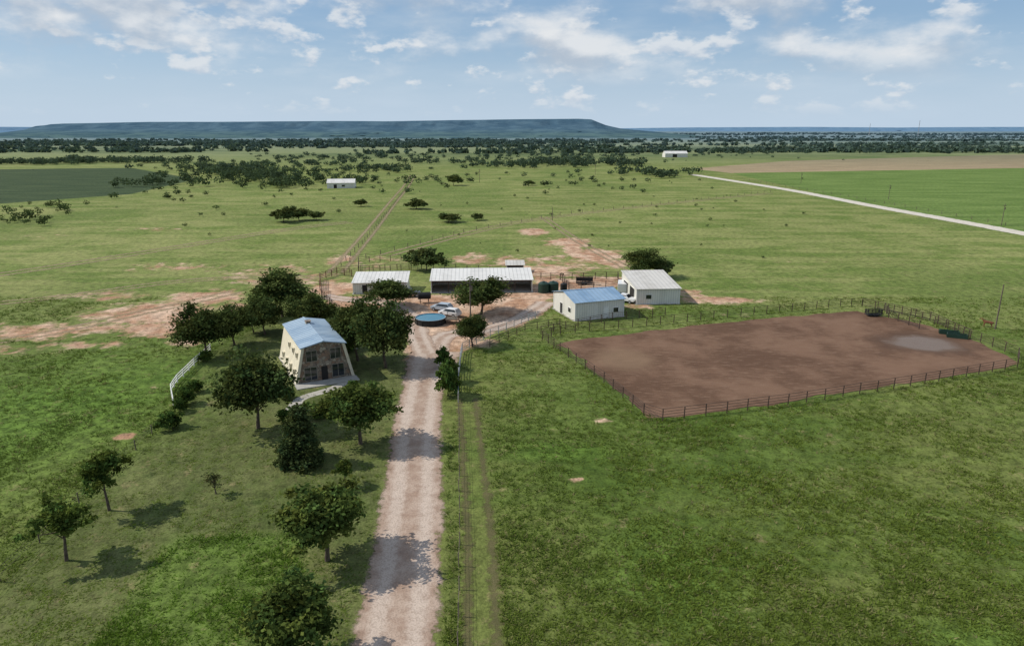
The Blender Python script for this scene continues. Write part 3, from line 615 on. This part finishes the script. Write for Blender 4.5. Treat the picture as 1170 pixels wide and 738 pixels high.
for t in [("pecan_tree",'young',76,640,571,62),("pecan_tree",'young',125,583,517,50),("pecan_tree",'pecan',374,640,553,98),("pecan_tree",'pecan',338,765,668,112),
 ("pecan_tree",'pecan',412,507,436,78),("cedar_tree",'cedar',345,529,470,52),("live_oak_tree",'oak',295,489,405,80),("live_oak_tree",'oak',236,407,350,58),("live_oak_tree",'oak',268,394,350,44),
 ("live_oak_tree",'oak',303,382,342,42),("live_oak_tree",'oak',323,362,308,62),("live_oak_tree",'oak',356,380,336,52),("live_oak_tree",'oak',409,412,345,54),("live_oak_tree",'oak',441,420,347,64),
 ("live_oak_tree",'oak',444,351,320,52),("live_oak_tree",'oak',550,359,319,60),("live_oak_tree",'oak',540,396,361,38),("mesquite_tree",'mesq',487,309,284,40),("live_oak_tree",'oak',736,317,285,42),("mesquite_tree",'mesq',756,316,296,28),
 ("sapling",'bare',247,564,534,26),("sapling",'young',394,556,526,24),("shrub",'bush',510,452,420,26),("shrub",'bush',514,436,410,22),("shrub",'bush',506,420,398,18),
 ("shrub",'bush',193,489,470,26),("shrub",'bush',214,462,444,20),("shrub",'bush',222,448,434,18),("shrub",'bush',205,470,456,16),("shrub",'bush',236,412,400,18),("shrub",'bush',330,480,468,22),("shrub",'bush',352,470,460,14),("shrub",'bush',366,478,468,18),("shrub",'bush',404,446,434,16),("shrub",'bush',330,456,445,16),
 ("shrub",'bush',400,402,390,22),("live_oak_tree",'oak',388,395,362,32),("live_oak_tree",'oak',290,380,350,30),
 ("mesquite_tree",'mesq',324,254,238,28),("mesquite_tree",'mesq',342,252,237,24),("mesquite_tree",'mesq',361,252,241,20),("mesquite_tree",'mesq',476,239,228,24),("mesquite_tree",'mesq',513,254,244,28),("live_oak_tree",'mesq',518,212,199,20),("mesquite_tree",'mesq',546,252,244,14),
 ("mesquite_tree",'mesq',412,236,228,14),("mesquite_tree",'mesq',604,212,206,13)]: tree(*t)
# ---------- distant trees (one mesh) ----------
DC=[];DH=[];DW=[]
def sc(px,py,sx,sy,n,h=4.,w=4.5):
    for _ in range(n):
        x=px+random.gauss(0,sx); y=max(158,py+random.gauss(0,sy)); X_,Y_=S(x,y); DC.append((X_,Y_)); k=random.uniform(.5,1.2); DH.append(h*k); DW.append(w*k*random.uniform(.8,1.3))
sc(300,205,34,3.5,110,6,8);sc(260,197,28,2.5,90,6,9);sc(322,213,16,2,30,6,7);sc(400,208,26,3,34,5,6);sc(440,194,24,1.5,40,5,8);sc(590,190,22,2,46,6,9);sc(640,187,24,2,60,7,10);sc(700,188,24,2,56,7,10);sc(745,200,24,2.5,40,6,9);sc(180,211,26,3,36,5,6);sc(230,193,34,1.5,50,5,8);sc(370,196,40,3,40,5,7);sc(520,186,60,2,50,5,8);sc(340,188,60,1.5,60,5,8)
sc(35,247,28,6,26,3.4,3.8);sc(60,240,12,4,8,3.4,3.8);sc(185,225,30,5,14,3,4);sc(480,181,80,3,50,5,8);sc(380,181,60,1.5,50,5,8);sc(860,175,32,1.,55,6,10);sc(130,186,50,.8,130,7,10);sc(40,187.5,40,.8,70,6,9);sc(800,180,50,3,20);sc(660,178,90,1.5,60,5,9)
sc(690,205,60,4,16,4,5.5);sc(420,222,60,10,12,2.8,3.6);sc(560,208,60,6,14,3.5,4.5);sc(30,256,25,3,8,2.8,3.2);sc(1100,167,50,1.,70,7,12);sc(980,170,50,1.,40,6,10);sc(240,238,60,10,9,2.5,3);sc(640,214,90,4,12,3,4);sc(480,206,20,3,14,4,5);sc(560,225,200,22,40,1.4,1.8);sc(700,262,160,20,22,1.1,1.4)
nnear=len(DC)
for k in range(125):
    D=1000*math.exp(random.uniform(.1,1.9)); cx=random.uniform(-.85,.85)*D; L=random.uniform(150,800)*(.5+D/3500); n=int(L/ (9+D/500)); th=random.uniform(4,16)*(1+D/1500)
    if D>2450 and cx<.2*D: continue
    sl=random.uniform(-.12,.12)
    for i in range(n):
        u_=random.uniform(-L/2,L/2); DC.append((cx+u_,D+sl*u_+random.gauss(0,th))); DH.append(random.uniform(3.5,8)); DW.append(random.uniform(8,14)*(1+D/6000))
for k in range(22):
    D=random.uniform(1500,2500); cx=random.uniform(-.85,.2)*D; L=random.uniform(200,800); 
    for i in range(int(L/13)): DC.append((cx+random.uniform(-L/2,L/2),D+random.gauss(0,22))); DH.append(random.uniform(4,8)); DW.append(random.uniform(11,17))
DC=np.array(DC);DH=np.array(DH);DW=np.array(DW); n=len(DC); q=np.where(np.arange(n)<nnear,60,12); idx=np.repeat(np.arange(n),q); m=len(idx)
d=R.normal(size=(m,3)); d/=np.linalg.norm(d,axis=1,keepdims=True); d*=(R.random(m)**.4)[:,None]; d[:,2]=np.maximum(d[:,2],-.6)
C=np.stack([DC[idx,0]+d[:,0]*DW[idx]/2,DC[idx,1]+d[:,1]*DW[idx]/2,DH[idx]*(.55+.45*d[:,2])],1)
N=d+R.normal(size=d.shape)*.5+[0,0,.3]; N/=np.linalg.norm(N,axis=1,keepdims=True)
s=np.where(idx<nnear,.85,2.4)*R.uniform(.6,1.3,m)*(DW[idx]/8)
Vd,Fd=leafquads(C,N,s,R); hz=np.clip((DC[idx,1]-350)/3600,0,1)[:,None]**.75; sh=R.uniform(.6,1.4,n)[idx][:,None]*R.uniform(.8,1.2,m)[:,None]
col=np.array([.056,.082,.034])*sh; col=col*(1-hz*.9)+np.array([.095,.155,.195])*hz*.9  # aerial haze put into the tree tint, bluer farther out
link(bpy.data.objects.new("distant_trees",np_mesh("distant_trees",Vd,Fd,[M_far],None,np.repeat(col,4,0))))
# ---------- mesa / hills ----------
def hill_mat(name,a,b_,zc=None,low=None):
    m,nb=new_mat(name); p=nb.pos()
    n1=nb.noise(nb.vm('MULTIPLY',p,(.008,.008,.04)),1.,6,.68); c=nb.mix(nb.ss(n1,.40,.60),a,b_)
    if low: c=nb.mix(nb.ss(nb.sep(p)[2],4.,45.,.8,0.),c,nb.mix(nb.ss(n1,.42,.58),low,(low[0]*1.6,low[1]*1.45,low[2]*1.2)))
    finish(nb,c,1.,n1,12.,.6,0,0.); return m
M_hill=hill_mat("mesa_haze",(.055,.105,.150),(.085,.145,.190),low=(.058,.105,.118)); M_hill2=hill_mat("far_mesa_haze",(.11,.20,.30),(.14,.23,.33))  # hill base colours have the bluish distance haze painted in
def mesa(name,prof,D,mat,front=1100,gs=900,pw=None):
    xs=np.array([p[0] for p in prof]);ys=np.array([p[1] for p in prof]); px=np.linspace(xs[0],xs[-1],420); ty=np.interp(px,xs,ys)
    h=np.maximum(H+(148-ty)/F*D/CP,0); x=(px-585)/F*D/CP; tt=np.concatenate([np.linspace(0,1,30),[1.3,1.8,2.6,3.2]])
    h=h*(1+.05*(vnoise(x,np.zeros_like(x),500,17,4)-.5))
    V=[]
    for t in tt:
        gul=vnoise(x,np.full_like(x,t*300),gs*.3,9,4)-.5; pr=np.interp(t,pw or [0,.25,.6,.8,.88,1,2.6,3.2],[0,.10,.36,.62,.93,1,1,0])
        y=D-front+front*t+gul*gs*np.clip(1.2-t,0,1); z=h*pr*(1+(gul*.35 if t<.85 else gul*.03))
        V.append(np.stack([x,y,z-1],1))
    V=np.concatenate(V); n=len(px); k=len(tt); ii=(np.arange(k-1)[:,None]*n+np.arange(n-1)[None,:]).ravel(); Fq=np.stack([ii,ii+1,ii+n+1,ii+n],1)
    link(bpy.data.objects.new(name,np_mesh(name,V,Fq,[mat])))
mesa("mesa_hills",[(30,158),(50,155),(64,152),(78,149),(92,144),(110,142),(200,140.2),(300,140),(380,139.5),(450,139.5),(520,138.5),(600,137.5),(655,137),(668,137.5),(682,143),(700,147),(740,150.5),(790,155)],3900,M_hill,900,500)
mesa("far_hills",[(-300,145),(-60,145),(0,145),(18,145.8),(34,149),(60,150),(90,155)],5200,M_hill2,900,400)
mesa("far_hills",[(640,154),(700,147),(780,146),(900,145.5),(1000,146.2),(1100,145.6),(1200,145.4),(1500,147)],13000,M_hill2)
# ---------- grass tufts ----------
n=140000; u=R.random(n); Yg=38+(150-38)*u**1.5; Xg=R.uniform(-1,1,n)*(Yg*.80+12)
inl=sdpoly(Xg,Yg,lawn)>0; inlush=sdpoly(Xg,Yg,lush)>0
den=vnoise(Xg,Yg,5,21,4); bigd=vnoise(Xg,Yg,30,35,3)
keep=(sdpoly(Xg,Yg,arena)<-.6)&(dseg(Xg,Yg,drive)>3.6)&(M_dirt(Xg,Yg)<.4)&(dseg(Xg,Yg,track_l)>1.6)
keep&=R.random(n)<np.clip((den-.25)*2.2,.12,1)*np.where(inl&~inlush,.4,1.)*np.clip(.35+bigd*1.1,0,1)
hx,hy=S(338,440); keep&=~((np.abs(Xg-hx-1)<11)&(Yg>hy-2)&(Yg<hy+20))
Xg,Yg,den,inl,inlush=Xg[keep],Yg[keep],den[keep],inl[keep],inlush[keep]; n=len(Xg)
hh=R.uniform(.08,.26,n)*(.6+.8*den)*(1+(Yg-40)/250)*np.where(inl&~inlush,.4,1.); 
nb_=5; I=np.repeat(np.arange(n),nb_); m=len(I); a=R.uniform(0,6.28,m); rr=R.uniform(0,.3,m); bx=Xg[I]+np.cos(a)*rr; by=Yg[I]+np.sin(a)*rr; w=R.uniform(.03,.08,m); a2=R.uniform(0,6.28,m); ln=R.uniform(.15,.4,m)
V=np.stack([np.stack([bx-np.cos(a2)*w,by-np.sin(a2)*w,np.zeros(m)],1),np.stack([bx+np.cos(a2)*w,by+np.sin(a2)*w,np.zeros(m)],1),np.stack([bx+np.cos(a)*ln,by+np.sin(a)*ln,hh[I]*R.uniform(.6,1.2,m)],1)],1).reshape(-1,3)
tn=R.uniform(.75,1.3,n)[I]; dry=(R.random(n)<.10)[I]; big=vnoise(Xg,Yg,25,33,3)[I]
c1=np.stack([.098+.055*big,.158+.04*big,np.full(m,.032)],1)*tn[:,None]; c1[dry]=np.array([.24,.22,.10])*tn[dry][:,None]; lu=inlush[I]; c1[lu]=c1[lu]*np.array([.9,1.1,.8])
link(bpy.data.objects.new("meadow_grass",np_mesh("meadow_grass",V,np.arange(m*3).reshape(m,3),[M_grass],None,np.repeat(c1,3,0))))
# ---------- world, sun, camera ----------
EL=math.radians(42); az=math.atan2(-1,.12)
w=bpy.data.worlds.new("World"); scene.world=w; w.use_nodes=True; nb=NB(w.node_tree)
sky=nb.n('ShaderNodeTexSky',sky_type='NISHITA'); sky.sun_disc=False; sky.sun_elevation=EL; sky.sun_rotation=az%(2*math.pi); sky.air_density=1.; sky.dust_density=1.0; sky.ozone_density=2.; sky.altitude=500
d=nb.n('ShaderNodeTexCoord').outputs['Generated']; z=nb.sep(d)[2]
v=nb.vm('MULTIPLY',d,(1.,1.,2.1))
big=nb.noise(nb.vm('ADD',v,(.37,.1,.2)),3.2,2,.5)
def puffs(off,sc,lo,hi,det,k=.35):
    a=nb.noise(nb.vm('ADD',v,off),sc,det,.56); b_=nb.noise(nb.vm('ADD',v,(off[0],off[1],off[2]+.28/sc)),sc,3,.5)
    return nb.ss(nb.m('ADD',nb.m('MULTIPLY',a,1-k),nb.m('MULTIPLY',big,k)),lo,hi), nb.ss(nb.m('SUBTRACT',a,b_),-.10,.08)
d1,s1=puffs((1.3,0.,0.),6.,.462,.60,6); d2,s2=puffs((4.1,2.,1.),17.,.53,.63,5,.2)
d1=nb.m('MULTIPLY',d1,nb.ss(z,.045,.10)); d2=nb.m('MULTIPLY',nb.m('MULTIPLY',d2,.8),nb.ss(z,.012,.05))
cA=nb.mix(s1,(4.6,5.3,6.2),(7.9,8.1,8.3)); cB=nb.mix(s2,(5.6,6.3,7.2),(7.6,7.9,8.2))
zen=nb.mix(nb.ss(z,.05,.5),(3.0,4.7,6.8),(1.6,2.9,5.2))
base=nb.mix(.65,sky.outputs[0],zen)
wis=nb.ss(nb.noise(nb.vm('MULTIPLY',d,(1.,1.,5.)),4.,5,.6),.42,.75)
base=nb.mix(nb.m('MULTIPLY',wis,.4),base,(6.0,6.8,7.6))
base=nb.mix(nb.ss(z,-.01,.14,.85,0.),base,(5.4,6.6,7.9))
col=nb.mix(d2,base,cB); col=nb.mix(nb.m('MULTIPLY',d1,.88),col,cA)
bg=nb.n('ShaderNodeBackground',{'Color':col,'Strength':.1}); nb.n('ShaderNodeOutputWorld',{0:bg.outputs[0]})
sd=bpy.data.lights.new("sun",'SUN'); sd.energy=4.1; sd.angle=math.radians(.53); sd.color=(1.,.95,.86); so=link(bpy.data.objects.new("sun",sd))
sv=Vector((-math.cos(EL)*math.cos(math.atan(.12)),math.cos(EL)*math.sin(math.atan(.12)),math.sin(EL))); so.rotation_euler=sv.to_track_quat('Z','Y').to_euler(); so.location=(0,0,100)
cam=bpy.data.cameras.new("camera"); cam.sensor_width=36; cam.lens=36*F/1170; cam.clip_end=60000; cam.clip_start=.5
co=link(bpy.data.objects.new("camera",cam)); co.location=(0,0,H); co.rotation_euler=(math.pi/2-P,0,0); scene.camera=co
scene.view_settings.view_transform='Standard'; scene.view_settings.look='None'; scene.view_settings.exposure=0
